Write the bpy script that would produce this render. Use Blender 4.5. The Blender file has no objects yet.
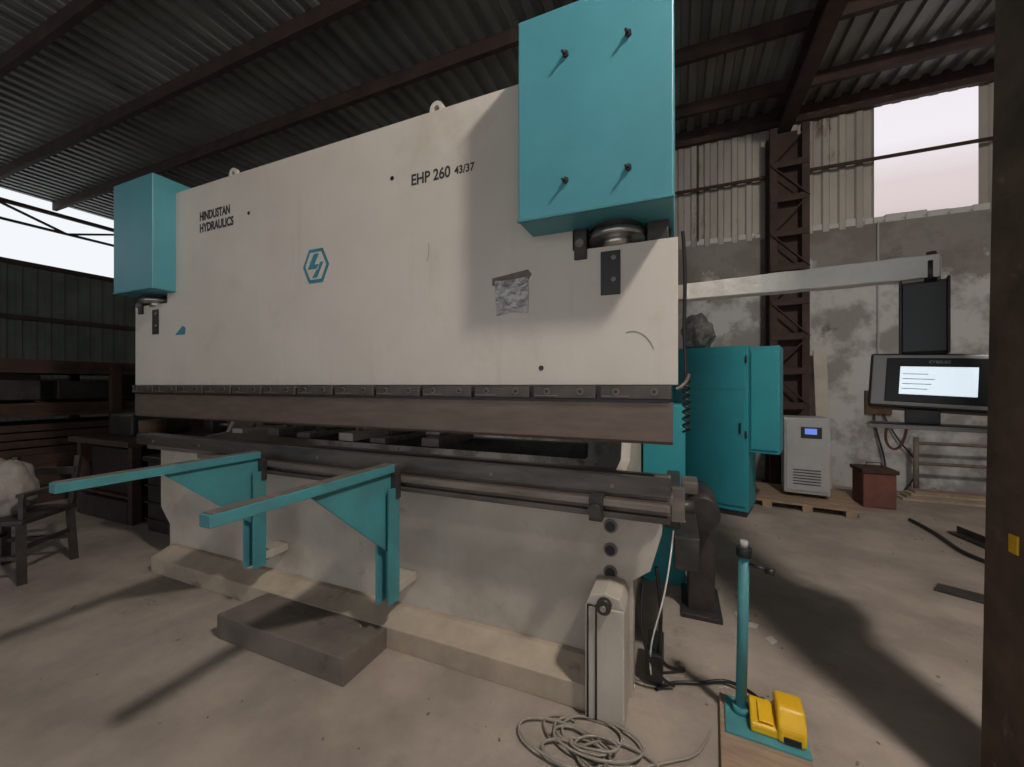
import bpy, bmesh, math, random
from mathutils import Vector, Matrix, noise
random.seed(4)
scene = bpy.context.scene
COL = scene.collection

# ---------------------------------------------------------------- materials
def mat(name, c1, c2=None, rough=0.6, metal=0.0, scale=4.0, detail=6, bump=0.0, lo=0.35, hi=0.65, stretch=(1,1,1), rust=None, rust_amt=0.62, bscale=None, streak=None, streak_amt=.58, blot=None, blot_amt=.6):
    m = bpy.data.materials.new(name); m.use_nodes = True
    nt = m.node_tree; N = nt.nodes; L = nt.links
    b = N["Principled BSDF"]
    b.inputs["Roughness"].default_value = rough
    b.inputs["Metallic"].default_value = metal
    tc = N.new("ShaderNodeTexCoord"); mp = N.new("ShaderNodeMapping")
    mp.inputs["Scale"].default_value = stretch
    L.new(tc.outputs["Object"], mp.inputs["Vector"])
    n = N.new("ShaderNodeTexNoise"); n.inputs["Scale"].default_value = scale; n.inputs["Detail"].default_value = detail
    n.inputs["Roughness"].default_value = 0.62
    L.new(mp.outputs[0], n.inputs["Vector"])
    r = N.new("ShaderNodeValToRGB")
    r.color_ramp.elements[0].position = lo; r.color_ramp.elements[1].position = hi
    c2 = c2 or tuple(x*0.8 for x in c1)
    r.color_ramp.elements[0].color = (*c2, 1); r.color_ramp.elements[1].color = (*c1, 1)
    L.new(n.outputs["Fac"], r.inputs[0])
    out = r.outputs[0]
    def over(col, amt, sc, st, soft, strength=1.0, off=3.1):
        nonlocal out
        mp2 = N.new("ShaderNodeMapping"); mp2.inputs["Scale"].default_value = st; mp2.inputs["Location"].default_value=(off,7.7,1.3)
        L.new(tc.outputs["Object"], mp2.inputs["Vector"])
        n2 = N.new("ShaderNodeTexNoise"); n2.inputs["Scale"].default_value = sc; n2.inputs["Detail"].default_value = 9
        n2.inputs["Roughness"].default_value = 0.7
        L.new(mp2.outputs[0], n2.inputs["Vector"])
        r2 = N.new("ShaderNodeValToRGB"); r2.color_ramp.elements[0].position = amt; r2.color_ramp.elements[1].position = amt+soft
        r2.color_ramp.elements[1].color=(strength,)*3+(1,)
        L.new(n2.outputs["Fac"], r2.inputs[0])
        mx = N.new("ShaderNodeMixRGB"); mx.inputs[2].default_value = (*col, 1)
        L.new(r2.outputs[0], mx.inputs[0]); L.new(out, mx.inputs[1]); out = mx.outputs[0]
    if rust: over(rust, rust_amt, scale*0.6+1.3, stretch, .08)
    if streak: over(streak, streak_amt, 2.2, (4,1,.5), .25, .38)
    if blot: over(blot, blot_amt, 1.4, (1,1,1), .15, .5, 11.0)
    L.new(out, b.inputs["Base Color"])
    if bump:
        n3 = N.new("ShaderNodeTexNoise"); n3.inputs["Scale"].default_value = bscale or scale*4; n3.inputs["Detail"].default_value = 6
        L.new(tc.outputs["Object"], n3.inputs["Vector"])
        bp = N.new("ShaderNodeBump"); bp.inputs["Strength"].default_value = bump; bp.inputs["Distance"].default_value = 0.02
        L.new(n3.outputs["Fac"], bp.inputs["Height"]); L.new(bp.outputs[0], b.inputs["Normal"])
    return m

M = {}
M['cream'] = mat('cream_paint', (0.64,0.585,0.52), (0.57,0.515,0.45), 0.42, scale=1.3, lo=0.3, hi=0.6, rust=(0.46,0.385,0.30), rust_amt=0.69, streak=(.42,.35,.27), streak_amt=.56, blot=(.42,.36,.28), blot_amt=.58)
M['cream_d'] = mat('dusty_cream_paint', (0.54,0.49,0.42), (0.41,0.36,0.305), 0.6, scale=2.2, rust=(0.28,0.22,0.165), rust_amt=0.63, bump=0.05, streak=(.3,.24,.18), blot=(.28,.23,.18), blot_amt=.55)
M['ledge'] = mat('dust_covered_ledge', (0.46,0.38,0.29), (0.33,0.265,0.205), 0.8, scale=3.2, rust=(0.24,0.19,0.14), rust_amt=0.6, bump=0.15)
M['step'] = mat('dusty_shaded_step', (0.19,0.155,0.13), (0.11,0.092,0.078), 0.8, scale=3, rust=(0.07,0.06,0.05), rust_amt=0.58, bump=0.15)  # dusty step, base colour darkened to stand for the shadow on it
M['teal'] = mat('teal_paint', (0.085,0.315,0.37), (0.07,0.27,0.32), 0.42, scale=2.0)
M['teal_c'] = mat('cabinet_teal_paint', (0.03,0.34,0.39), (0.03,0.28,0.33), 0.45, scale=2.0)
M['teal_d'] = mat('dusty_teal_paint', (0.06,0.28,0.31), (0.06,0.20,0.225), 0.55, scale=5, rust=(0.15,0.175,0.16), rust_amt=0.62)
M['dark'] = mat('dark_steel', (0.06,0.052,0.048), (0.03,0.026,0.024), 0.45, 0.3, scale=8)
M['clamp'] = mat('clamp_steel', (0.10,0.082,0.072), (0.05,0.042,0.038), 0.45, 0.4, scale=8)
M['black'] = mat('black_plastic', (0.015,0.015,0.016), None, 0.4)
M['brown'] = mat('oxidised_tool_steel', (0.17,0.125,0.10), (0.12,0.088,0.07), 0.48, 0.35, scale=5, stretch=(1,1,6))
M['steel'] = mat('bright_steel', (0.55,0.53,0.5), (0.4,0.38,0.36), 0.3, 0.9, scale=8)
M['die'] = mat('die_steel', (0.13,0.115,0.105), (0.07,0.06,0.055), 0.38, 0.5, scale=6, stretch=(.5,3,3))
M['rail'] = mat('dusty_rail_steel', (0.24,0.205,0.18), (0.13,0.11,0.095), 0.5, 0.4, scale=5, stretch=(.5,3,3))
M['rust'] = mat('rusty_steel', (0.085,0.045,0.03), (0.04,0.024,0.018), 0.85, 0.1, scale=6, bump=0.15)
M['colrust'] = mat('column_rust', (0.15,0.095,0.068), (0.07,0.045,0.033), 0.8, 0.0, scale=5, bump=0.2, rust=(.21,.165,.125), rust_amt=.62)
M['rust_l'] = mat('light_rust', (0.16,0.09,0.055), (0.07,0.04,0.028), 0.85, 0.1, scale=5, bump=0.15)
M['purlin'] = mat('purlin_paint', (0.07,0.04,0.032), (0.035,0.022,0.018), 0.8, 0.1, scale=3)
M['roof'] = mat('roof_sheet', (0.31,0.315,0.285), (0.16,0.165,0.15), 0.5, 0.2, scale=1.2, stretch=(1,.3,1), rust=(0.12,0.085,0.06), rust_amt=0.64)
M['wallsheet'] = mat('weathered_sheet', (0.47,0.435,0.38), (0.28,0.255,0.22), 0.6, 0.1, scale=1.1, stretch=(1,1,.35), rust=(0.15,0.11,0.075), rust_amt=0.60)
M['greensheet'] = mat('green_sheet', (0.15,0.17,0.155), (0.08,0.095,0.085), 0.6, 0.15, scale=1.0)
M['floor'] = mat('dusty_concrete', (0.40,0.335,0.285), (0.275,0.23,0.195), 0.8, scale=1.6, detail=12, bump=0.3, bscale=14, rust=(0.21,0.175,0.15), rust_amt=0.62, lo=.38, hi=.6, blot=(.17,.145,.125), blot_amt=.56)
M['wood'] = mat('raw_plywood', (0.38,0.27,0.18), (0.25,0.175,0.12), 0.75, scale=4, stretch=(1,8,1))
M['yellow'] = mat('yellow_paint', (0.85,0.50,0.015), (0.72,0.40,0.01), 0.4, scale=5)
M['grey'] = mat('grey_enclosure', (0.42,0.41,0.41), (0.36,0.35,0.35), 0.5, scale=4)
M['plastic'] = mat('white_film_wrap', (0.85,0.82,0.78), (0.74,0.71,0.67), 0.45, scale=5, bump=0.35, bscale=18)
M['film'] = mat('grey_film_wrap', (0.34,0.33,0.32), (0.15,0.145,0.14), 0.25, scale=10, bump=0.9, bscale=12)
M['tape'] = mat('silver_tape', (0.40,0.38,0.365), (0.25,0.23,0.22), 0.3, 0.5, scale=6, bump=0.7, bscale=18)
M['cable'] = mat('cable_sheath', (0.33,0.29,0.245), (0.22,0.19,0.155), 0.6)
M['sack'] = mat('sack_cloth', (0.36,0.325,0.29), (0.25,0.225,0.2), 0.9, scale=6, bump=0.5)
M['tealink'] = mat('teal_ink', (0.035,0.22,0.28), None, 0.5)
M['ink'] = mat('black_ink', (0.035,0.035,0.038), None, 0.6)
M['grime'] = mat('torn_label', (0.22,0.18,0.145), (0.14,0.11,0.09), 0.7, scale=20)
M['red'] = mat('red_brown_panel', (0.20,0.07,0.045), (0.12,0.05,0.035), 0.7, scale=5)
M['paper'] = mat('scrap_paper', (0.6,0.56,0.5), None, 0.8)

def emis(name, c, s):
    m = bpy.data.materials.new(name); m.use_nodes = True
    b = m.node_tree.nodes["Principled BSDF"]
    b.inputs["Base Color"].default_value = (*c,1); b.inputs["Emission Color"].default_value = (*c,1); b.inputs["Emission Strength"].default_value = s
    b.inputs["Roughness"].default_value = .2
    return m
M['screen'] = emis('lit_screen', (0.74,0.85,0.93), 0.85)
M['screen_b'] = emis('blue_display', (0.15,0.25,0.8), 0.6)

def wallmat():
    m = mat('patched_plaster_wall', (0.53,0.52,0.51), (0.29,0.275,0.26), 0.9, scale=1.9, detail=12, bump=0.6, bscale=7, lo=0.43, hi=0.55, rust=(.17,.15,.135), rust_amt=.59)
    nt = m.node_tree; N = nt.nodes; L = nt.links; b = N["Principled BSDF"]
    src = b.inputs["Base Color"].links[0].from_socket
    tc = N.new("ShaderNodeTexCoord")
    sx = N.new("ShaderNodeSeparateXYZ"); L.new(tc.outputs["Object"], sx.inputs[0])
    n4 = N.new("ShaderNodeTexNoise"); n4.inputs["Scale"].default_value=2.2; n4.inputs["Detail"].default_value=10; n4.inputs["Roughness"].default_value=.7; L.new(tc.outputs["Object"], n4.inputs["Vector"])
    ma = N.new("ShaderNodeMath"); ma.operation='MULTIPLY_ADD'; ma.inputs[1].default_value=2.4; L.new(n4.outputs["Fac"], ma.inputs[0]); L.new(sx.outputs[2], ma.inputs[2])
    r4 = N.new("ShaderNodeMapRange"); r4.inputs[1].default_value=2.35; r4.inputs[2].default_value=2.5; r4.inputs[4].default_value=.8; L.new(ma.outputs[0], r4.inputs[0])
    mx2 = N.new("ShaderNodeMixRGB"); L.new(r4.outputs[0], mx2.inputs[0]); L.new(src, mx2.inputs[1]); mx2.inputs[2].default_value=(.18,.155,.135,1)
    L.new(mx2.outputs[0], b.inputs["Base Color"])
    return m
M['wall'] = wallmat()

def polycarb():
    m = bpy.data.materials.new('translucent_sheet'); m.use_nodes = True
    nt = m.node_tree; N = nt.nodes; L = nt.links; N.clear()
    o = N.new("ShaderNodeOutputMaterial"); t = N.new("ShaderNodeBsdfTransparent"); tl = N.new("ShaderNodeBsdfTranslucent")
    tc=N.new("ShaderNodeTexCoord"); sx=N.new("ShaderNodeSeparateXYZ"); L.new(tc.outputs["Object"],sx.inputs[0])
    mr=N.new("ShaderNodeMapRange"); mr.inputs[1].default_value=4.4; mr.inputs[2].default_value=5.0; L.new(sx.outputs[2],mr.inputs[0])
    mc=N.new("ShaderNodeMixRGB"); mc.inputs[1].default_value=(.80,.66,.64,1); mc.inputs[2].default_value=(1,.95,.96,1); L.new(mr.outputs[0],mc.inputs[0])
    L.new(mc.outputs[0],t.inputs[0]); tl.inputs[0].default_value = (.95,.8,.78,1)
    mx = N.new("ShaderNodeMixShader"); mx.inputs[0].default_value = .2
    L.new(t.outputs[0], mx.inputs[1]); L.new(tl.outputs[0], mx.inputs[2]); L.new(mx.outputs[0], o.inputs[0])
    return m
M['poly'] = polycarb()

# ---------------------------------------------------------------- helpers
def empty(name, loc=(0,0,0), rz=0):
    e = bpy.data.objects.new(name, None); e.empty_display_size = .1
    e.location = loc; e.rotation_euler = (0,0,rz); COL.objects.link(e); return e
def add(name, me, m, parent=None, bevel=0, smooth=False, loc=(0,0,0), rot=(0,0,0)):
    o = bpy.data.objects.new(name, me); COL.objects.link(o)
    if m: me.materials.append(M[m] if isinstance(m,str) else m)
    o.location = loc; o.rotation_euler = rot
    if parent: o.parent = parent
    if smooth:
        for p in me.polygons: p.use_smooth = True
    if bevel:
        bv = o.modifiers.new('bevel','BEVEL'); bv.width = bevel; bv.segments = 2; bv.limit_method='ANGLE'
    return o
def box(name, x0,x1,y0,y1,z0,z1, m, parent=None, bevel=0.0, rot=(0,0,0)):
    cx,cy,cz = (x0+x1)/2,(y0+y1)/2,(z0+z1)/2
    bm = bmesh.new(); bmesh.ops.create_cube(bm, size=1)
    bmesh.ops.scale(bm, vec=(abs(x1-x0),abs(y1-y0),abs(z1-z0)), verts=bm.verts)
    me = bpy.data.meshes.new(name); bm.to_mesh(me); bm.free()
    return add(name, me, m, parent, bevel, loc=(cx,cy,cz), rot=rot)
def prism(name, pts, axis, a0, a1, m, parent=None, bevel=0, loc=(0,0,0), rot=(0,0,0)):
    def P(p,a):
        return {'x':(a,p[0],p[1]),'y':(p[0],a,p[1]),'z':(p[0],p[1],a)}[axis]
    bm = bmesh.new()
    A = [bm.verts.new(P(p,a0)) for p in pts]; B = [bm.verts.new(P(p,a1)) for p in pts]
    bm.faces.new(A); bm.faces.new(B[::-1]); n=len(pts)
    for i in range(n): bm.faces.new((A[i],B[i],B[(i+1)%n],A[(i+1)%n]))
    bmesh.ops.recalc_face_normals(bm, faces=bm.faces)
    me = bpy.data.meshes.new(name); bm.to_mesh(me); bm.free()
    return add(name, me, m, parent, bevel, loc=loc, rot=rot)
def cyl(name, p0, p1, r, m, parent=None, r2=None, seg=24, bevel=0):
    p0=Vector(p0); p1=Vector(p1); d=p1-p0
    bm = bmesh.new(); bmesh.ops.create_cone(bm, cap_ends=True, segments=seg, radius1=r, radius2=r if r2 is None else r2, depth=d.length)
    q = d.to_track_quat('Z','Y').to_matrix().to_4x4()
    bm.transform(q)
    me = bpy.data.meshes.new(name); bm.to_mesh(me); bm.free()
    for p in me.polygons:
        if len(p.vertices)==4: p.use_smooth=True
    return add(name, me, m, parent, bevel, loc=(p0+p1)/2)
def bar(name, p0, p1, w, h, m, parent=None, bevel=0):
    p0=Vector(p0); p1=Vector(p1); d=p1-p0
    bm = bmesh.new(); bmesh.ops.create_cube(bm,size=1); bmesh.ops.scale(bm,vec=(w,h,d.length),verts=bm.verts)
    bm.transform(d.to_track_quat('Z','Y').to_matrix().to_4x4())
    me = bpy.data.meshes.new(name); bm.to_mesh(me); bm.free()
    return add(name, me, m, parent, bevel, loc=(p0+p1)/2)
def curve(name, pts, r, m, parent=None, cyclic=False, smooth=True):
    cu = bpy.data.curves.new(name,'CURVE'); cu.dimensions='3D'; cu.bevel_depth=r; cu.bevel_resolution=3
    s = cu.splines.new('NURBS' if smooth else 'POLY'); s.points.add(len(pts)-1)
    for i,p in enumerate(pts): s.points[i].co=(*p,1)
    if smooth: s.order_u=4; s.use_endpoint_u=True
    s.use_cyclic_u=cyclic
    o = bpy.data.objects.new(name,cu); COL.objects.link(o); cu.materials.append(M[m])
    if parent: o.parent=parent
    return o
def corr(name, u0,u1,v0,v1, fn, m, pitch=.2, depth=.035, parent=None):
    prof=[]; u=u0
    while u<u1-1e-6:
        for a,o in ((0,0),(.45,0),(.55,1),(.9,1)):
            uu=u+a*pitch
            if uu<=u1: prof.append((uu,o*depth))
        u+=pitch
    prof.append((u1,0))
    me=bpy.data.meshes.new(name); vs=[]; fs=[]
    for (a,o) in prof: vs += [fn(a,v0,o),fn(a,v1,o)]
    for i in range(len(prof)-1): fs.append((2*i,2*i+1,2*i+3,2*i+2))
    me.from_pydata(vs,[],fs); me.update()
    return add(name,me,m,parent)
def text(name, body, x, z, y, width, m, parent, height=None, bold=.0022):
    cu=bpy.data.curves.new(name,'FONT'); cu.body=body; cu.size=.1; cu.extrude=.0005; cu.offset=bold
    o=bpy.data.objects.new(name,cu); COL.objects.link(o); cu.materials.append(M[m])
    o.rotation_euler=(math.radians(90),0,0); o.location=(x,y,z)
    bpy.context.view_layer.update()
    s=width/o.dimensions.x; sy=s
    if height: sy=height/o.dimensions.y
    o.scale=(s,sy,1); o.parent=parent
    return o
def blob(name, loc, sc, m, parent=None, seed=0, amp=.15, sub=4):
    bm=bmesh.new(); bmesh.ops.create_icosphere(bm,subdivisions=sub,radius=1)
    for v in bm.verts:
        n=noise.noise(v.co*1.6+Vector((seed,seed,0)))+.5*noise.noise(v.co*4+Vector((seed,0,0)))
        v.co*=1+amp*n
        if v.co.z<-.75: v.co.z=-.75
        v.co=Vector((v.co.x*sc[0],v.co.y*sc[1],v.co.z*sc[2]))
    me=bpy.data.meshes.new(name); bm.to_mesh(me); bm.free()
    return add(name,me,m,parent,smooth=True,loc=loc)

RZ=5.65
# ---------------------------------------------------------------- room shell
XL,XR,YB,YF=-13.5,8.0,7.3,-6.0
box('floor',XL,XR,YF,YB+.25,-.2,0,'floor')
e=empty('ceiling')
corr('roof_sheeting',XL,XR,YF,YB+.3,lambda u,v,o:(u,v,RZ+.12+o),'roof',.22,.05,e)
box('eaves_flashing',XL,XR,YB-.02,YB+.1,RZ-.02,RZ+.25,'purlin',e)
for i in range(12):
    y=-5.6+1.1*i+.05
    prism('purlin_%d'%i,[(y,RZ-.06),(y+.07,RZ-.06),(y+.07,RZ-.045),(y+.015,RZ-.045),(y+.015,RZ+.105),(y+.07,RZ+.105),(y+.07,RZ+.12),(y,RZ+.12)],'x',XL,XR,'purlin',e)
for i,x in enumerate((1.46,6.8)):
    prism('rafter_%d'%i,[(x-.09,RZ-.36),(x+.09,RZ-.36),(x+.09,RZ-.34),(x+.01,RZ-.34),(x+.01,RZ-.08),(x+.09,RZ-.08),(x+.09,RZ-.06),(x-.09,RZ-.06),(x-.09,RZ-.08),(x-.01,RZ-.08),(x-.01,RZ-.34),(x-.09,RZ-.34)],'y',YF,YB,'purlin',e)

e=empty('wall_back')
box('masonry',XL,XR,YB,YB+.23,0,3.84,'wall',e)
for i in range(60):
    x=-6+i*.23; h=random.uniform(.03,.10)
    box('top_course_%d'%i,x,x+.23,YB+.0,YB+.2,3.83,3.86+h,'wall',e,.012)
WX0,WX1=2.62,3.72
fnb=lambda u,v,o:(u,YB+.02-o,v)
corr('sheeting_left',XL,WX0,3.80,RZ+.2,fnb,'wallsheet',.2,.035,e)
corr('sheeting_right',WX1,XR,3.80,RZ+.2,fnb,'wallsheet',.2,.035,e)
corr('sheeting_above_window',WX0,WX1,5.52,RZ+.2,fnb,'wallsheet',.2,.035,e)
for k in range(9):
    x=-2+k*1.15
    if not WX0-.1<x<WX1+.1: box('sheet_lap_%d'%k,x,x+.02,YB-.03,YB-.012,3.9,RZ,'purlin',e)
e2=empty('window_1')
corr('translucent_panel',WX0,WX1,3.80,5.52,fnb,'poly',.55,.008,e2)
e3=empty('girt_pipe')
cyl('pipe',(-6,YB-.12,4.72),(XR-.05,YB-.12,4.72),.025,'rust',e3)
box('wall_back_rail',-1,XR,YB-.1,YB-.03,5.50,5.58,'purlin',e)

e=empty('wall_left')
corr('sheeting_lower',YF,YB,0,4.2,lambda u,v,o:(XL+o,u,v),'greensheet',.22,.04,e)
for z in (1.6,3.0,4.2): box('girt_%.0f'%(z*10),XL+.05,XL+.13,YF,YB,z-.05,z+.05,'purlin',e)
corr('sheeting_far',5.7,YB,4.2,RZ+.1,lambda u,v,o:(XL+o,u,v),'greensheet',.22,.04,e)
e=empty('window_2')
yy=[ -5.5+i*1.12 for i in range(11)]
box('opening_top_chord',XL,XL+.08,YF,5.7,5.46,5.54,'purlin',e)
box('opening_mid_chord',XL,XL+.06,YF,5.7,5.08,5.13,'purlin',e)
for i in range(10):
    a,b=(5.10,5.48) if i%2 else (5.48,5.10)
    bar('lattice_%d'%i,(XL+.04,yy[i],a),(XL+.04,yy[i+1],b),.045,.045,'purlin',e)
for y in (-2.0,1.0): box('mullion_%.0f'%(y*10),XL,XL+.07,y,y+.06,4.2,5.5,'purlin',e)

e=empty('wall_right')
box('masonry',XR,XR+.2,YF,YB,0,3.9,'wall',e)
corr('sheeting',YF,YB,3.85,RZ+.1,lambda u,v,o:(XR-o,u,v),'wallsheet',.22,.04,e)
e=empty('added_front_wall')  # unseen wall, added with a wide opening to limit the daylight fill
box('pier_left',XL,-8.5,YF-.2,YF,0,RZ+.1,'wall',e)
box('pier_right',5.5,XR,YF-.2,YF,0,RZ+.1,'wall',e)
box('lintel',-8.5,5.5,YF-.2,YF,4.3,RZ+.1,'wall',e)

c=empty('lattice_steel_column')
cx0,cx1=1.29,1.68
for k,(x,y) in enumerate(((cx0,6.85),(cx1,6.85),(cx0,7.15),(cx1,7.15))):
    prism('angle_leg_%d'%k,[(x-.045,y-.045),(x+.045,y-.045),(x+.045,y-.03),(x-.03,y-.03),(x-.03,y+.045),(x-.045,y+.045)],'z',0,5.25,'purlin',c)
for k in range(10):
    z=.2+k*.5; a,b=(cx0-.04,cx1+.04) if k%2 else (cx1+.04,cx0-.04)
    bar('lacing_%d'%k,(a,6.80,z),(b,6.80,z+.5),.06,.015,'purlin',c)
    box('batten_%d'%k,cx0-.04,cx1+.04,6.79,6.805,z-.04,z+.05,'purlin',c)
box('base_plate',cx0-.08,cx1+.08,6.75,7.25,0,.02,'purlin',c)
box('web_plate',cx0+.06,cx1-.06,6.98,7.0,0.02,5.25,'purlin',c)

c=empty('steel_i_column')
x0,y0=1.08,1.92
o=prism('i_section',[(x0-.0,y0-.14),(x0+.28,y0-.14),(x0+.28,y0-.125),(x0+.148,y0-.125),(x0+.148,y0+.125),(x0+.28,y0+.125),(x0+.28,y0+.14),(x0,y0+.14),(x0,y0+.125),(x0+.132,y0+.125),(x0+.132,y0-.125),(x0,y0-.125)],'z',0.02,5.28,'colrust',c)
for v in o.data.vertices: v.co.x += (v.co.z-1.7)*.014
o=prism('flange_skin',[(x0-.004,y0-.14),(x0,y0-.14),(x0,y0+.14),(x0-.004,y0+.14)],'z',.02,5.28,'colrust',c)
for v in o.data.vertices: v.co.x += (v.co.z-1.7)*.014
box('base_plate',x0-.04,x0+.34,y0-.18,y0+.18,0,.02,'rust',c)
box('yellow_clamp',x0-.02,x0-.010,y0-.02,y0+.02,.92,.985,'yellow',c,.003)

# ---------------------------------------------------------------- press brake
P=empty('hydraulic_press_brake')
Yr=1.875
prism('ram_plate',[(-4.30,1.5),(0,1.5),(0,2.15),(-.47,2.15),(-.47,3.04),(-3.83,3.04),(-3.83,2.17),(-4.30,2.17)],'y',Yr,Yr+.09,'cream',P,.003)
nb=13; w=4.27/nb
for i in range(nb):
    xa=-4.285+i*w
    box('punch_clamp_%d'%i,xa+.010,xa+w-.010,Yr-.035,Yr+.06,1.435,1.497,'clamp',P,.005)
    box('clamp_wedge_%d'%i,xa+.02,xa+w*.42,Yr-.038,Yr-.034,1.447,1.452,'rail',P)
    for f in (.25,.75):
        cyl('clamp_bolt_rim_%d_%d'%(i,f*100),(xa+w*f,Yr-.035,1.470),(xa+w*f,Yr-.038,1.470),.016,'rail',P,seg=14)
        cyl('clamp_bolt_%d_%d'%(i,f*100),(xa+w*f,Yr-.036,1.470),(xa+w*f,Yr-.044,1.470),.010,'black',P,seg=6)
box('punch_holder',-4.27,-.03,Yr-.01,Yr+.05,1.422,1.50,'dark',P)
prism('punch',[(Yr-.02,1.422),(Yr+.05,1.422),(Yr+.05,1.37),(Yr+.01,1.245),(Yr-.006,1.235),(Yr-.02,1.25)],'x',-4.26,-.02,'brown',P,.002)
for k,x in enumerate((-1.27,-3.06)):
    me=bpy.data.meshes.new('lifting_eye')
    seg=16; ro,ri=.045,.02
    vs=[];fs=[]
    for j in range(seg):
        a=2*math.pi*j/seg
        for r,yv in ((ro,-.012),(ro,.012),(ri,.012),(ri,-.012)): vs.append((r*math.cos(a),yv,r*math.sin(a)))
    for j in range(seg):
        for q in range(4):
            fs.append((j*4+q,j*4+(q+1)%4,((j+1)%seg)*4+(q+1)%4,((j+1)%seg)*4+q))
    me.from_pydata(vs,[],fs); me.update()
    add('lifting_eye_%d'%k,me,'cream',P,loc=(x,Yr+.045,3.075))
    box('lifting_eye_foot_%d'%k,x-.04,x+.04,Yr+.02,Yr+.07,3.035,3.055,'cream',P,.004)
for k,(xa,xb,yf,zt) in enumerate(((-4.27,-3.71,1.72,3.13),(-.676,-.016,1.68,3.16))):
    box('cylinder_cover_%d'%k,xa,xb,yf,2.45,2.245,zt,'teal',P,.006)
    box('cover_rim_%d'%k,xa-.003,xb+.003,yf-.004,yf+.012,2.243,2.255,'teal_d',P,.002)
    if k:
        for fx in (.34,.74):
            for fz in (.16,.76):
                X=xa+fx*(xb-xa); Z=2.245+.915*fz
                cyl('cover_bolt_%d_%d_%d'%(k,fx*100,fz*100),(X,yf+.002,Z),(X,yf-.012,Z),.014,'dark',P,seg=6)
                cyl('cover_bolt_tip_%d_%d_%d'%(k,fx*100,fz*100),(X,yf-.01,Z),(X-.008,yf-.035,Z-.006),.006,'dark',P,seg=8)
    xc=-.27 if k else -4.04
    cyl('hydraulic_cylinder_%d'%k,(xc,1.93,2.19),(xc,1.93,2.40),.115,'dark',P,seg=40)
    cyl('cylinder_rod_%d'%k,(xc,1.93,2.15),(xc,1.93,2.20),.07,'steel',P,seg=32)
    cyl('cylinder_flange_%d'%k,(xc,1.93,2.185),(xc,1.93,2.215),.13,'steel',P,seg=40)
    box('ram_linkage_%d'%k,xc-.19,xc-.13,1.86,1.96,2.10,2.26,'dark',P,.004)
    box('ram_linkage_b_%d'%k,xc+.14,xc+.23,1.90,2.0,2.15,2.26,'dark',P,.004)
    cyl('linkage_pin_%d'%k,(xc-.16,1.84,2.17),(xc-.16,1.98,2.17),.02,'rail',P)
    box('linkage_bar_%d'%k,xc-.2,xc+.24,2.02,2.05,2.15,2.26,'black',P)
    xs=-.29 if k else -3.99
    box('guide_slot_cover_%d'%k,xs-.045,xs+.045,Yr-.006,Yr,1.92,2.125,'black',P,.002)
    for z in (2.09,1.99): cyl('slot_bolt_%d_%d'%(k,z*100),(xs+.015,Yr-.006,z),(xs+.015,Yr-.012,z),.012,'rail',P,seg=12)
text('model_lettering','EHP 260',-1.42,2.650,Yr-.001,.26,'ink',P,.066)
text('size_lettering','43/37',-1.13,2.655,Yr-.001,.125,'ink',P,.045)
text('maker_lettering_a','HINDUSTAN',-3.40,2.765,Yr-.001,.36,'ink',P,.07,.004)
text('maker_lettering_b','HYDRAULICS',-3.40,2.675,Yr-.001,.40,'ink',P,.07,.004)
hx=[(-.115,0),(-.06,.11),(.06,.11),(.115,0),(.06,-.11),(-.06,-.11)]
prism('logo_hexagon',[(-2.17+a,2.275+b) for a,b in hx],'y',Yr-.003,Yr,'tealink',P)
prism('logo_inner_hexagon',[(-2.17+a*.80,2.275+b*.80) for a,b in hx],'y',Yr-.0045,Yr-.002,'cream',P)
prism('logo_bolt_a',[(-2.17+a,2.275+b) for a,b in ((-.07,-.02),(-.015,.078),(.03,.078),(-.01,.008),(.03,.008),(.01,-.02))],'y',Yr-.006,Yr-.004,'tealink',P)
prism('logo_bolt_b',[(-2.17+a,2.275+b) for a,b in ((.07,.02),(.015,-.078),(-.03,-.078),(.01,-.026),(.022,-.026),(.04,.02))],'y',Yr-.006,Yr-.004,'tealink',P)
prism('torn_label',[(-.90,2.06),(-.70,2.085),(-.68,2.06),(-.70,2.03),(-.90,2.02)],'y',Yr-.002,Yr,'grime',P)
prism('silver_tape_patch',[(-.885,2.045),(-.80,2.04),(-.70,2.05),(-.695,1.96),(-.70,1.865),(-.79,1.875),(-.875,1.86),(-.88,1.95)],'y',Yr-.004,Yr,'tape',P)
prism('blue_sticker',[(-3.72,1.90),(-3.62,1.97),(-3.58,1.95),(-3.59,1.90)],'y',Yr-.002,Yr,'tealink',P)
for k,(x,z) in enumerate(((-1.555,2.72),(-2.83,2.73),(-.63,1.585))):
    cyl('ram_hole_%d'%k,(x,Yr-.002,z),(x,Yr+.001,z),.013,'black',P,seg=16)
curve('scratch_mark',[(-.22,Yr-.001,1.74),(-.17,Yr-.001,1.76),(-.12,Yr-.001,1.72),(-.10,Yr-.001,1.66)],.0015,'grime',P)
curve('scratch_mark_b',[(-1.30,Yr-.001,2.30),(-1.29,Yr-.001,2.24),(-1.31,Yr-.001,2.20)],.0012,'grime',P)

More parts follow.
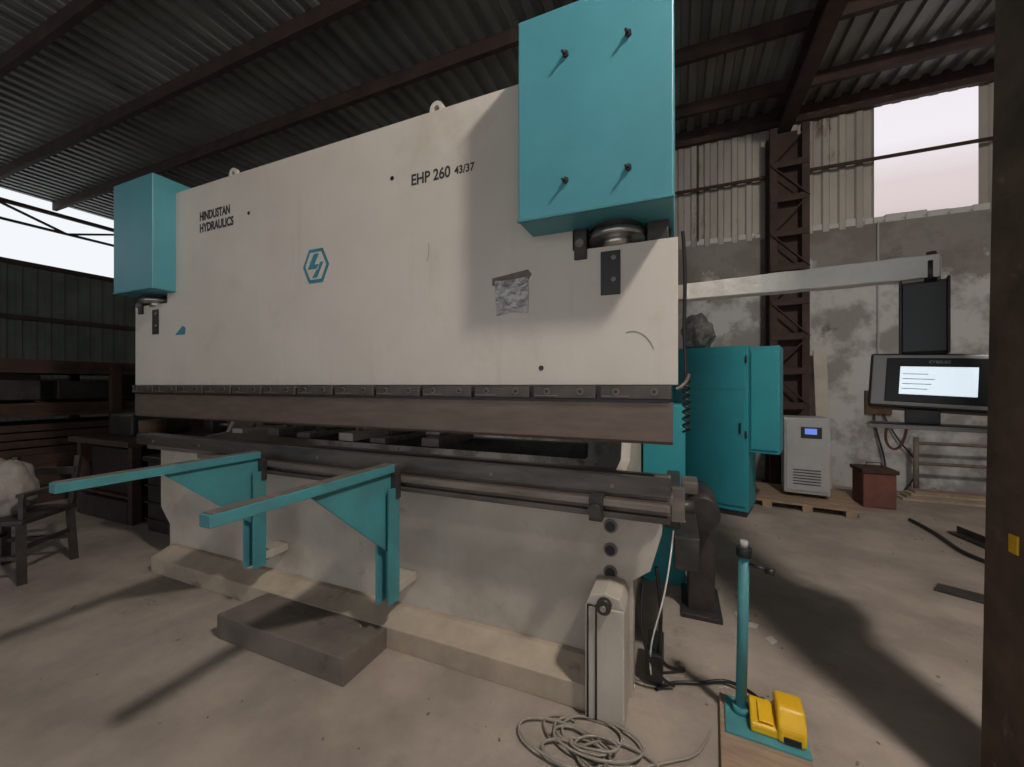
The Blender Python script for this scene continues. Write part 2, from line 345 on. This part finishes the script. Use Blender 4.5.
for k,xa in enumerate((-4.03,-.32)):
    prism('side_frame_%d'%k,[(1.99,0),(3.5,0),(3.5,2.75),(1.99,2.75),(1.99,1.6),(2.45,1.5),(2.52,1.35),(2.52,1.2),(2.45,1.05),(1.99,1.0)],'x',xa,xa+.055,'cream_d',P,.004)
box('rear_torsion_beam',-4.0,-.3,2.9,3.3,2.2,2.7,'cream_d',P,.01)
box('oil_tank',-3.2,-1.0,2.5,3.3,2.75,3.0,'teal_d',P,.01)
prism('bed_plate',[(-4.12,1.0),(-.07,1.0),(-.07,.80),(-.12,.62),(-.2,.56),(-.2,0.0),(-3.97,0.0),(-3.97,.3),(-4.12,.45)],'y',1.97,2.07,'cream_d',P,.004)
prism('plinth',[(1.8,0),(1.97,0),(1.97,.17),(1.93,.17),(1.8,.12)],'x',-3.9,-.39,'ledge',P,.004)
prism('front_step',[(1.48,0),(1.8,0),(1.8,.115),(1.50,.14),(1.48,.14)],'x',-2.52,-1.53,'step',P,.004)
box('foot_post',-.385,-.215,1.76,1.97,0,.515,'cream_d',P,.006)
prism('foot_post_crown',[(-.385,.515),(-.215,.515),(-.235,.56),(-.30,.575),(-.365,.56)],'y',1.77,1.97,'cream_d',P,.004)
curve('foot_post_strap',[(-.335,1.757,.02),(-.335,1.757,.52),(-.372,1.757,.52),(-.372,1.757,.02)],.005,'black',P,smooth=False)
cyl('levelling_knob',(-.30,1.775,.53),(-.30,1.735,.53),.032,'dark',P)
cyl('levelling_nut',(-.30,1.735,.53),(-.30,1.725,.53),.014,'steel',P,seg=6)
for k,z in enumerate((.81,.695,.585)):
    cyl('bed_bolt_rim_%d'%k,(-.305,1.972,z),(-.305,1.96,z),.033,'rail',P)
    cyl('bed_bolt_%d'%k,(-.305,1.96,z),(-.305,1.955,z),.024,'black',P)
box('table_beam',-4.12,-.05,1.93,2.1,.98,1.03,'dark',P,.003)
prism('die_block',[(1.86,1.0),(1.98,1.0),(1.98,1.085),(1.94,1.085),(1.92,1.06),(1.90,1.085),(1.86,1.085)],'x',-4.25,-.03,'die',P,.003)
box('die_holder',-4.18,-.02,1.90,2.05,.96,1.0,'rail',P,.003)
for i in range(7): cyl('die_screw_%d'%i,(-4.0+i*.62,1.861,1.035),(-4.0+i*.62,1.855,1.035),.01,'rail',P,seg=10)
box('slide_rail_upper',-3.3,-.03,1.80,1.835,.955,.985,'rail',P,.003)
box('slide_rail_lower',-3.3,-.03,1.80,1.84,.905,.93,'die',P,.003)
box('slide_rail_web',-3.3,-.03,1.84,1.86,.905,.985,'brown',P)
for k,x in enumerate((-3.2,-2.1,-1.1,-.2)):
    box('rail_bracket_%d'%k,x-.03,x+.03,1.86,1.97,.90,.98,'dark',P,.003)
box('rail_stop',-.37,-.31,1.77,1.85,.89,1.0,'dark',P,.005)
cyl('rail_stop_knob',(-.34,1.77,.945),(-.34,1.735,.945),.03,'dark',P)
box('back_gauge_beam',-3.7,-.6,2.75,2.85,.98,1.08,'dark',P,.004)
for k,x in enumerate((-3.55,-3.1,-2.75,-2.3,-2.0,-1.55)):
    box('back_gauge_finger_%d'%k,x-.07,x+.07,2.25,2.75,1.08,1.12+.02*(k%2),'cream_d' if k in(0,3) else 'rail',P,.005)
    cyl('back_gauge_pin_%d'%k,(x,2.4,1.12),(x,2.4,1.24),.018,'steel',P)
    box('back_gauge_block_%d'%k,x-.1,x+.04,2.55,2.7,1.12,1.2,'cream_d' if k%2 else 'dark',P,.005)
for k,x in enumerate((-2.58,-1.48)):
    ya=.83
    box('arm_%d_tube'%k,x-.03,x+.03,ya,1.77,1.015,1.06,'teal_d',P,.003)
    box('arm_%d_wear_strip'%k,x-.026,x+.026,ya+.01,1.76,1.06,1.064,'rail',P)
    prism('arm_%d_gusset'%k,[(1.24,1.016),(1.765,1.016),(1.765,.56)],'x',x-.006,x+.006,'teal_d',P)
    box('arm_%d_flange'%k,x-.045,x+.035,1.765,1.78,.30,.93,'teal_d',P,.002)
    box('arm_%d_post_l'%k,x-.045,x-.03,1.70,1.80,.30,.93,'teal_d',P,.002)
    box('arm_%d_post_r'%k,x+.025,x+.04,1.715,1.80,.30,.93,'teal_d',P,.002)
    box('arm_%d_slider'%k,x-.05,x+.05,1.765,1.80,.87,1.01,'dark',P,.004)
    cyl('arm_%d_lock'%k,(x-.02,1.76,.93),(x-.02,1.70,.93),.016,'rust_l',P)
    cyl('arm_%d_lock_handle'%k,(x-.02,1.71,.93),(x-.02,1.71,.87),.008,'dark',P)
    box('arm_%d_foot_roller_bracket'%k,x-.09,x+.03,1.78,1.97,.33,.38,'cream_d',P,.004)
    cyl('arm_%d_roller'%k,(x-.07,1.83,.35),(x+.01,1.83,.35),.035,'rail',P)
box('end_bracket',-.06,.01,2.08,2.5,.80,1.0,'dark',P,.006)
box('end_bracket_plate',-.03,.03,1.99,2.03,.86,1.02,'rail',P,.004)
cyl('end_bracket_pin',(-.02,2.02,.93),(.07,2.02,.93),.03,'dark',P)
box('end_bracket_lower',-.02,.10,2.2,2.9,.55,.72,'dark',P,.006)
box('pump_foot',.06,.22,2.85,3.15,0,.62,'dark',P,.01)
box('pump_foot_plate',.02,.26,2.78,3.2,0,.03,'dark',P,.004)
cyl('pump_motor',(.14,2.7,.70),(.14,3.2,.70),.10,'dark',P)
box('motor_terminal_box',.02,.12,2.8,3.0,.79,.87,'rail',P,.008)
box('rear_housing',-.25,.05,3.2,3.6,0.0,1.35,'teal_c',P,.008)
curve('spiral_hose',[(.02,1.96,2.2),(.035,1.98,2.0),(.02,1.97,1.8),(.03,1.97,1.62),(.035,1.97,1.5)],.008,'black',P)
pts=[(.035+.016*math.cos(t*.9),1.97+.016*math.sin(t*.9),1.55-t*.0045) for t in range(60)]
curve('coiled_cord',pts,.005,'black',P)
curve('limit_switch_bracket',[(-.01,1.93,1.48),(.04,1.95,1.50),(.045,1.96,1.55)],.008,'rail',P)
curve('bed_cable',[(-.02,2.05,.8),(-.04,2.0,.6),(-.08,2.0,.4),(-.14,2.02,.2),(-.12,2.1,.02)],.004,'plastic',P)
curve('bed_hose',[(-.1,2.08,.6),(-.06,2.06,.35),(-.12,2.1,.15),(-.05,2.2,.02),(.03,2.25,.015)],.01,'black',P)
curve('bed_hose_b',[(-.16,2.08,.5),(-.19,2.0,.3),(-.13,1.98,.12),(-.02,2.1,.02)],.008,'black',P)
box('dark_junction_box',-.15,-.07,2.08,2.3,.02,.16,'black',P,.006)

# swing arm + pendant
S=empty('control_pendant')
a0=Vector((.06,3.12,2.165)); a1=Vector((1.17,2.56,2.07))
def cross_beam(n=18):
    bm=bmesh.new(); rings=[]
    d=(a1-a0); side=Vector((-d.y,d.x,0)).normalized()
    for i in range(n+1):
        c=a0+d*(i/n); w=.052+random.uniform(-.002,.002); h=.056+random.uniform(-.002,.002)
        rings.append([bm.verts.new(c+side*sx*w+Vector((0,0,sz*h))) for sx,sz in ((-1,-1),(1,-1),(1,1),(-1,1))])
    for i in range(n):
        for q in range(4): bm.faces.new((rings[i][q],rings[i][(q+1)%4],rings[i+1][(q+1)%4],rings[i+1][q]))
    bm.faces.new(rings[0]); bm.faces.new(rings[-1][::-1]); bmesh.ops.recalc_face_normals(bm,faces=bm.faces)
    me=bpy.data.meshes.new('wrapped_swing_arm'); bm.to_mesh(me); bm.free()
    return add('wrapped_swing_arm',me,'plastic',S,.004)
cross_beam()
bar('swing_arm_root',(-.3,3.3,2.19),(.1,3.10,2.165),.1,.1,'cream_d',S)
cyl('pivot_knob',(1.14,2.57,2.10),(1.14,2.57,2.15),.018,'red',S)
G=empty('pendant_head',(1.085,2.52,1.5),math.radians(-20)); G.parent=S
cyl('pivot_pin',(.03,.04,.50),(.03,.04,.60),.022,'dark',G)
box('drop_channel_back',-.08,.09,.05,.065,.15,.51,'dark',G,.003)
box('drop_channel_l',-.08,-.07,-.02,.06,.15,.51,'dark',G,.003)
box('drop_channel_r',.08,.09,-.02,.06,.15,.51,'dark',G,.003)
box('drop_channel_cover',-.07,.08,-.012,-.004,.16,.49,'black',G,.003)
H=empty('tilted_head'); H.parent=G; H.location=(.035,-.01,.015); H.rotation_euler=(math.radians(-10),math.radians(3),0)
box('enclosure',-.225,.215,-.02,.10,-.135,.135,'dark',H,.012)
box('front_bezel',-.215,.205,-.03,-.018,-.125,.125,'grey',H,.006)
box('bezel_inner',-.165,.18,-.034,-.028,-.108,.108,'black',H,.004)
box('screen',-.115,.135,-.037,-.033,-.07,.065,'screen',H,.001)
for k in range(4): box('screen_row_%d'%k,-.105,-.02+.012*(k%3),-.0385,-.0368,-.045+.024*k,-.042+.024*k,'grey',H)
text('bezel_lettering','CYBELEC',-.02,.083,-.035,.07,'grey',H)
cyl('bezel_knob',(.19,-.018,-.09),(.19,-.04,-.09),.012,'black',H)
box('keyboard_tray',-.19,.23,-.10,.05,-.205,-.185,'dark',G,.004)
curve('tray_handle',[(-.19,-.10,-.19),(-.19,-.15,-.195),(.23,-.15,-.195),(.23,-.10,-.19)],.010,'grey',G,smooth=False)
box('tray_bracket',-.06,.06,.0,.05,-.19,-.08,'dark',G,.003)
curve('pendant_cable',[(-.12,.05,-.2),(-.14,.05,-.28),(-.10,.06,-.36),(-.06,.06,-.30),(-.05,.05,-.2)],.006,'red',G)

# ---------------------------------------------------------------- electrical cabinet
K=empty('electrical_cabinet',(.73,5.12,0),math.radians(-16))
box('body',-.85,0,0,.55,.06,1.95,'teal_c',K,.01)
box('plinth',-.83,-.02,.02,.53,0,.06,'dark',K)
box('door',-.80,-.03,-.02,0,.12,1.88,'teal_c',K,.008)
box('door_fold',-.80,-.03,-.026,-.018,1.45,1.462,'teal_d',K)
box('handle',-.09,-.07,-.04,-.02,.95,1.07,'black',K,.004)
box('side_box',0.0,.29,.02,.42,.74,1.93,'teal_c',K,.01)
box('side_box_door',.02,.27,.0,.02,.78,1.89,'teal_c',K,.006)
for z in (.9,1.75): cyl('hinge_%.0f'%(z*10),(-.02,-.03,z),(-.02,-.03,z+.08),.01,'dark',K,seg=10)
b=empty('film_wrapped_bundle'); blob('film_lump',(.22,5.45,2.145),(.17,.17,.25),'film',b,3,.3)

# ---------------------------------------------------------------- stabiliser on pallet
V=empty('voltage_stabiliser',(1.475,5.95,.10),math.radians(-8))
box('body',-.235,.235,0,.45,.04,.99,'grey',V,.015)
box('front_panel',-.21,.21,-.012,0,.08,.95,'grey',V,.01)
box('display_bezel',-.06,.15,-.02,-.012,.74,.88,'black',V,.004)
box('display',-.02,.10,-.024,-.019,.79,.86,'screen_b',V)
for k in range(6): box('vent_%d'%k,-.14,.14,-.016,-.011,.16+.035*k,.172+.035*k,'dark',V)
for x in (-.18,.18):
    for y in (.06,.40): cyl('castor_%d_%d'%(x*10,y*10),(x-.015,y,.02),(x+.015,y,.02),.02,'black',V,seg=12)
W=empty('wooden_pallet',(1.46,6.02,0),math.radians(-8))
for k in range(5): box('top_board_%d'%k,-.52,.50,-.40+k*.2,-.215+k*.2,.07,.095,'wood',W,.003)
for x in (-.4,0,.4): box('runner_%d'%(x*10),x-.05,x+.05,-.4,.58,0,.07,'wood',W,.003)
R=empty('red_toolbox'); box('case',2.10,2.42,6.15,6.5,0,.42,'red',R,.015); box('lid',2.08,2.44,6.13,6.52,.42,.47,'rust',R,.01); curve('handle',[(2.18,6.32,.47),(2.19,6.32,.53),(2.33,6.32,.53),(2.34,6.32,.47)],.008,'dark',R,smooth=False)
w=empty('wall_switchboard'); box('board',2.50,2.80,YB-.05,YB,1.08,1.42,'rust_l',w,.005); box('breaker',2.56,2.66,YB-.09,YB-.05,1.2,1.34,'grey',w,.004); box('socket',2.69,2.76,YB-.08,YB-.05,1.22,1.3,'black',w,.004)
curve('conduit',[(2.65,YB-.03,1.42),(2.65,YB-.03,2.5),(2.65,YB-.03,3.85)],.012,'grey',w)
curve('lower_cable',[(2.6,YB-.05,1.08),(2.58,YB-.08,.8),(2.75,YB-.1,.5),(2.7,YB-.1,.1)],.012,'black',w)
curve('lower_cable_b',[(2.7,YB-.05,1.08),(2.85,YB-.08,.7),(3.0,YB-.1,.55),(3.1,YB-.1,.3),(2.9,YB-.12,.04)],.010,'black',w)
l=empty('leaning_board'); o=box('panel',1.86,2.02,6.72,6.75,0,2.0,'cream_d',l,.003); o.rotation_euler=(math.radians(-7),0,0); o.location=(1.93,7.03,1.02)
s=empty('pipe_rack_rail')
for z in (.45,.72): cyl('rail_%.0f'%(z*100),(2.95,7.0,z),(6.2,7.0,z),.022,'grime',s)
for x in (2.95,4.5,6.2): cyl('post_%.0f'%(x*10),(x,7.0,0),(x,7.0,.8),.03,'grime',s)
s=empty('scrap_plywood_stack')
for k in range(4): box('sheet_%d'%k,2.7+.05*k,4.4-.07*k,6.72+.02*k,6.9+.02*k,.03*k,.03*k+.028,'wood' if k%2 else 'ledge',s)
t=empty('angle_iron_offcut'); bar('leg_a',(2.55,5.4,.02),(2.75,4.3,.02),.08,.01,'dark',t); bar('leg_b',(2.59,5.4,.05),(2.79,4.3,.05),.01,.07,'dark',t)
t=empty('steel_plate_offcut'); prism('plate',[(1.72,3.85),(2.3,3.55),(2.38,3.72),(1.8,3.98)],'z',.0,.012,'dark',t)
t=empty('floor_hose'); curve('hose',[(2.35,5.7,.02),(2.4,5.2,.02),(2.25,4.8,.02),(2.5,4.3,.02),(2.9,4.1,.02),(3.3,4.4,.02)],.018,'black',t)

bm=bmesh.new()
for i in range(200):
    if i<165: x=random.uniform(-.2,3.2); y=random.uniform(1.5,6.4)
    else: x=random.uniform(-4.5,0); y=random.uniform(.9,1.75)
    if .0<x<.8 and 4.9<y: continue
    s=random.uniform(.003,.010)
    ret=bmesh.ops.create_cube(bm,size=1)
    mtx=Matrix.Translation((x,y,s*.3))@Matrix.Rotation(random.uniform(0,3.1),4,'Z')@Matrix.Diagonal((s*random.uniform(.6,2.5),s,s*.6,1))
    bmesh.ops.transform(bm,matrix=mtx,verts=ret['verts'])
me=bpy.data.meshes.new('floor_debris'); bm.to_mesh(me); bm.free(); add('floor_debris',me,'grime')
t=empty('paper_scrap')
for k,(x,y,a) in enumerate(((.42,2.85,.3),(.50,2.72,1.1),(.36,2.95,.9))):
    prism('piece_%d'%k,[(-.04,-.02),(.02,-.03),(.05,.01),(.0,.03)],'z',.001,.005,'paper',t,loc=(x,y,0),rot=(0,0,a))

# ---------------------------------------------------------------- foot pedal stand
F=empty('foot_pedal_stand',(.26,2.03,0),math.radians(-4))
box('wood_base',-.085,.235,-.42,.10,0,.028,'wood',F,.004)
box('steel_base',-.065,.235,-.14,.08,.028,.038,'teal_d',F,.002)
cyl('post',(.0,0,.038),(.012,0,.74),.022,'teal_d',F)
cyl('post_collar',(.0,0,.038),(.0,0,.065),.034,'teal_d',F)
cyl('cap',(.012,0,.735),(.012,0,.775),.032,'black',F,bevel=.004)
cyl('button',(.012,0,.775),(.012,0,.805),.016,'grey',F)
cyl('lever',(.03,-.01,.71),(.10,-.03,.70),.007,'black',F)
cyl('lever_knob',(.09,-.027,.70),(.125,-.035,.697),.014,'black',F)
prism('pedal_body',[(-.10,.038),(.06,.038),(.06,.085),(.02,.11),(-.10,.075)],'x',.03,.14,'yellow',F,.008)
prism('pedal_treadle',[(-.09,.085),(.0,.108),(.0,.114),(-.09,.091)],'x',.06,.115,'yellow',F,.002)
prism('pedal_hood',[(-.11,.038),(.07,.038),(.07,.13),(.03,.16),(-.06,.155),(-.11,.10)],'x',.125,.225,'yellow',F,.012)
box('pedal_hood_mouth',.145,.205,-.112,-.10,.045,.07,'black',F,.002)
cyl('cable_gland',(.09,.06,.06),(.09,.085,.06),.014,'black',F)
curve('pedal_cable',[(.09,.07,.06),(.06,.16,.03),(-.06,.24,.02),(-.16,.12,.012),(-.3,.10,.012),(-.36,.0,.012)],.008,'black',F)

C=empty('coiled_cable')
pts=[]
for i in range(100):
    t=i*.47+.3*math.sin(i*.9)
    r=.10+.06*math.sin(t*.37)+.045*math.sin(t*1.3)
    cx=-.36+.08*math.sin(t*.21); cy=1.60+.05*math.cos(t*.17)
    pts.append((cx+r*1.3*math.cos(t),cy+r*.7*math.sin(t),.010+.03*(.5+.5*math.sin(t*.9))*(i/100)+.004))
curve('coil',pts,.0055,'cable',C)
curve('tail',[(-.25,1.56,.02),(-.1,1.62,.01),(.0,1.72,.01),(.08,1.74,.01),(.13,1.9,.01)],.0055,'cable',C)
curve('tail_b',[(-.5,1.6,.02),(-.6,1.68,.01),(-.52,1.75,.01),(-.42,1.72,.01)],.0055,'cable',C)

# ---------------------------------------------------------------- left clutter
A=empty('workshop_chair',(-4.88,1.36,0),math.radians(35))
box('seat',-.25,.25,-.24,.24,.44,.48,'dark',A,.01)
for i,(x,y) in enumerate(((-.22,-.21),(.22,-.21),(-.22,.21),(.22,.21))):
    bar('leg_%d'%i,(x*1.08,y*1.08,0),(x,y,.45),.05,.05,'dark',A)
for x in (-.22,.22):
    bar('back_post_%d'%(x*10),(x,.22,.44),(x,.30,.88),.035,.035,'dark',A)
    bar('armrest_%d'%(x*10),(x,-.22,.66),(x,.26,.66),.05,.03,'dark',A); bar('arm_support_%d'%(x*10),(x,-.2,.45),(x,-.2,.66),.03,.03,'dark',A)
for z in (.62,.76): bar('back_slat_%.0f'%(z*100),(-.22,.26,z),(.22,.26,z),.02,.06,'dark',A)
for y in (-.22,.22): bar('stretcher_%d'%(y*10),(-.22,y,.2),(.22,y,.2),.03,.03,'dark',A)
for x in (-.22,.22): bar('side_stretcher_%d'%(x*10),(x,-.22,.26),(x,.22,.26),.03,.03,'dark',A)
blob('cloth_sack',(-.06,0,.67),(.17,.17,.26),'sack',A,2,.25)

Bk=empty('steel_stock_rack')
for x in (-8.6,-7.4):
    for y in (1.4,3.0,4.6): box('upright_%d_%d'%(x*10,y*10),x-.05,x+.05,y-.05,y+.05,0,1.75,'rust',Bk)
for z in (.5,1.15,1.7):
    for x in (-8.6,-7.4): box('beam_%d_%d'%(x*10,z*10),x-.04,x+.04,1.4,4.6,z-.05,z,'rust',Bk)
    for k in range(9): box('bar_stock_%d_%d'%(z*10,k),-8.55+k*.13,-8.47+k*.13,1.2+random.random()*.3,4.7+random.random()*.3,z,z+random.uniform(.05,.16),'rust_l' if k%3==0 else 'rust',Bk)
for k in range(5): box('plate_stack_%d'%k,-8.5,-7.5,1.6+random.random()*.2,4.3+random.random()*.2,.52+k*.1,.60+k*.1,'rust',Bk)
box('crate_a',-8.4,-7.45,1.7,2.9,0,.42,'rust',Bk,.01); box('crate_b',-8.4,-7.5,3.1,4.4,0,.40,'dark',Bk,.01)
for k,(y,h) in enumerate(((1.7,.32),(2.5,.25),(3.4,.36))): box('carton_%d'%k,-8.3,-7.6,y,y+.65,1.31,1.31+h,'dark',Bk,.01)
T=empty('welding_workbench')
box('top',-6.6,-5.3,2.25,3.6,.84,.9,'rust',T,.005)
for x in (-6.5,-5.4):
    for y in (2.35,3.5): box('leg_%d_%d'%(x*10,y*10),x-.04,x+.04,y-.04,y+.04,0,.84,'rust',T)
box('lower_shelf',-6.5,-5.4,2.35,3.5,.25,.28,'rust',T)
box('machine_on_top',-6.3,-5.8,2.5,3.1,.9,1.15,'dark',T,.02)
cyl('gas_drum',(-5.6,2.6,.9),(-5.6,2.6,1.1),.12,'rust_l',T)
box('vise_body',-5.55,-5.38,3.1,3.3,.9,1.08,'dark',T,.02); cyl('vise_screw',(-5.38,3.2,1.0),(-5.2,3.2,1.0),.02,'rail',T); cyl('vise_handle',(-5.22,3.2,.9),(-5.22,3.2,1.1),.01,'rail',T)
box('crate_below',-6.45,-5.45,2.4,3.4,.28,.78,'dark',T,.01)
box('crate_floor',-6.45,-5.45,2.3,3.4,0,.24,'dark',T,.01)
U=empty('shade_filler_crate')  # dark box added to fill in the shade left of the bed
box('body',-5.05,-4.45,2.3,3.1,0,.72,'dark',U,.015)
for k in range(4): box('rib_%d'%k,-5.07,-4.43,2.28,3.12,.12+k*.17,.14+k*.17,'black',U,.004)
box('lid',-5.08,-4.42,2.27,3.13,.72,.77,'black',U,.008)

# ---------------------------------------------------------------- lamp
Lm=empty('high_bay_lamp')
lx,ly,lz=1.87,.45,5.22
bm=bmesh.new(); bmesh.ops.create_cone(bm,cap_ends=False,segments=32,radius1=.30,radius2=.07,depth=.22)
me=bpy.data.meshes.new('shade'); bm.to_mesh(me); bm.free(); add('shade',me,'steel',Lm,loc=(lx,ly,lz+.10))
cyl('gear_case',(lx,ly,lz+.20),(lx,ly,lz+.34),.08,'dark',Lm)
cyl('hanger',(lx,ly,lz+.34),(lx,ly,RZ+.1),.01,'dark',Lm)
l=bpy.data.lights.new('lamp_light','POINT'); l.energy=560; l.color=(1,.93,.85); l.shadow_soft_size=.18
o=bpy.data.objects.new('lamp_light',l); o.location=(lx,ly,lz-.05); COL.objects.link(o); o.parent=Lm

w=bpy.data.worlds.new('sky'); scene.world=w; w.use_nodes=True
bg=w.node_tree.nodes['Background']; bg.inputs[0].default_value=(.92,.955,1.0,1); bg.inputs[1].default_value=.98

cam=bpy.data.cameras.new('camera'); cam.sensor_width=36; cam.lens=395/1024*36; cam.shift_y=.0015; cam.clip_start=.02
co=bpy.data.objects.new('camera',cam); COL.objects.link(co); co.location=(0,0,1.5); co.rotation_euler=(math.radians(90),0,math.radians(22.8))
scene.camera=co
try: scene.view_settings.view_transform='Standard'
except: pass
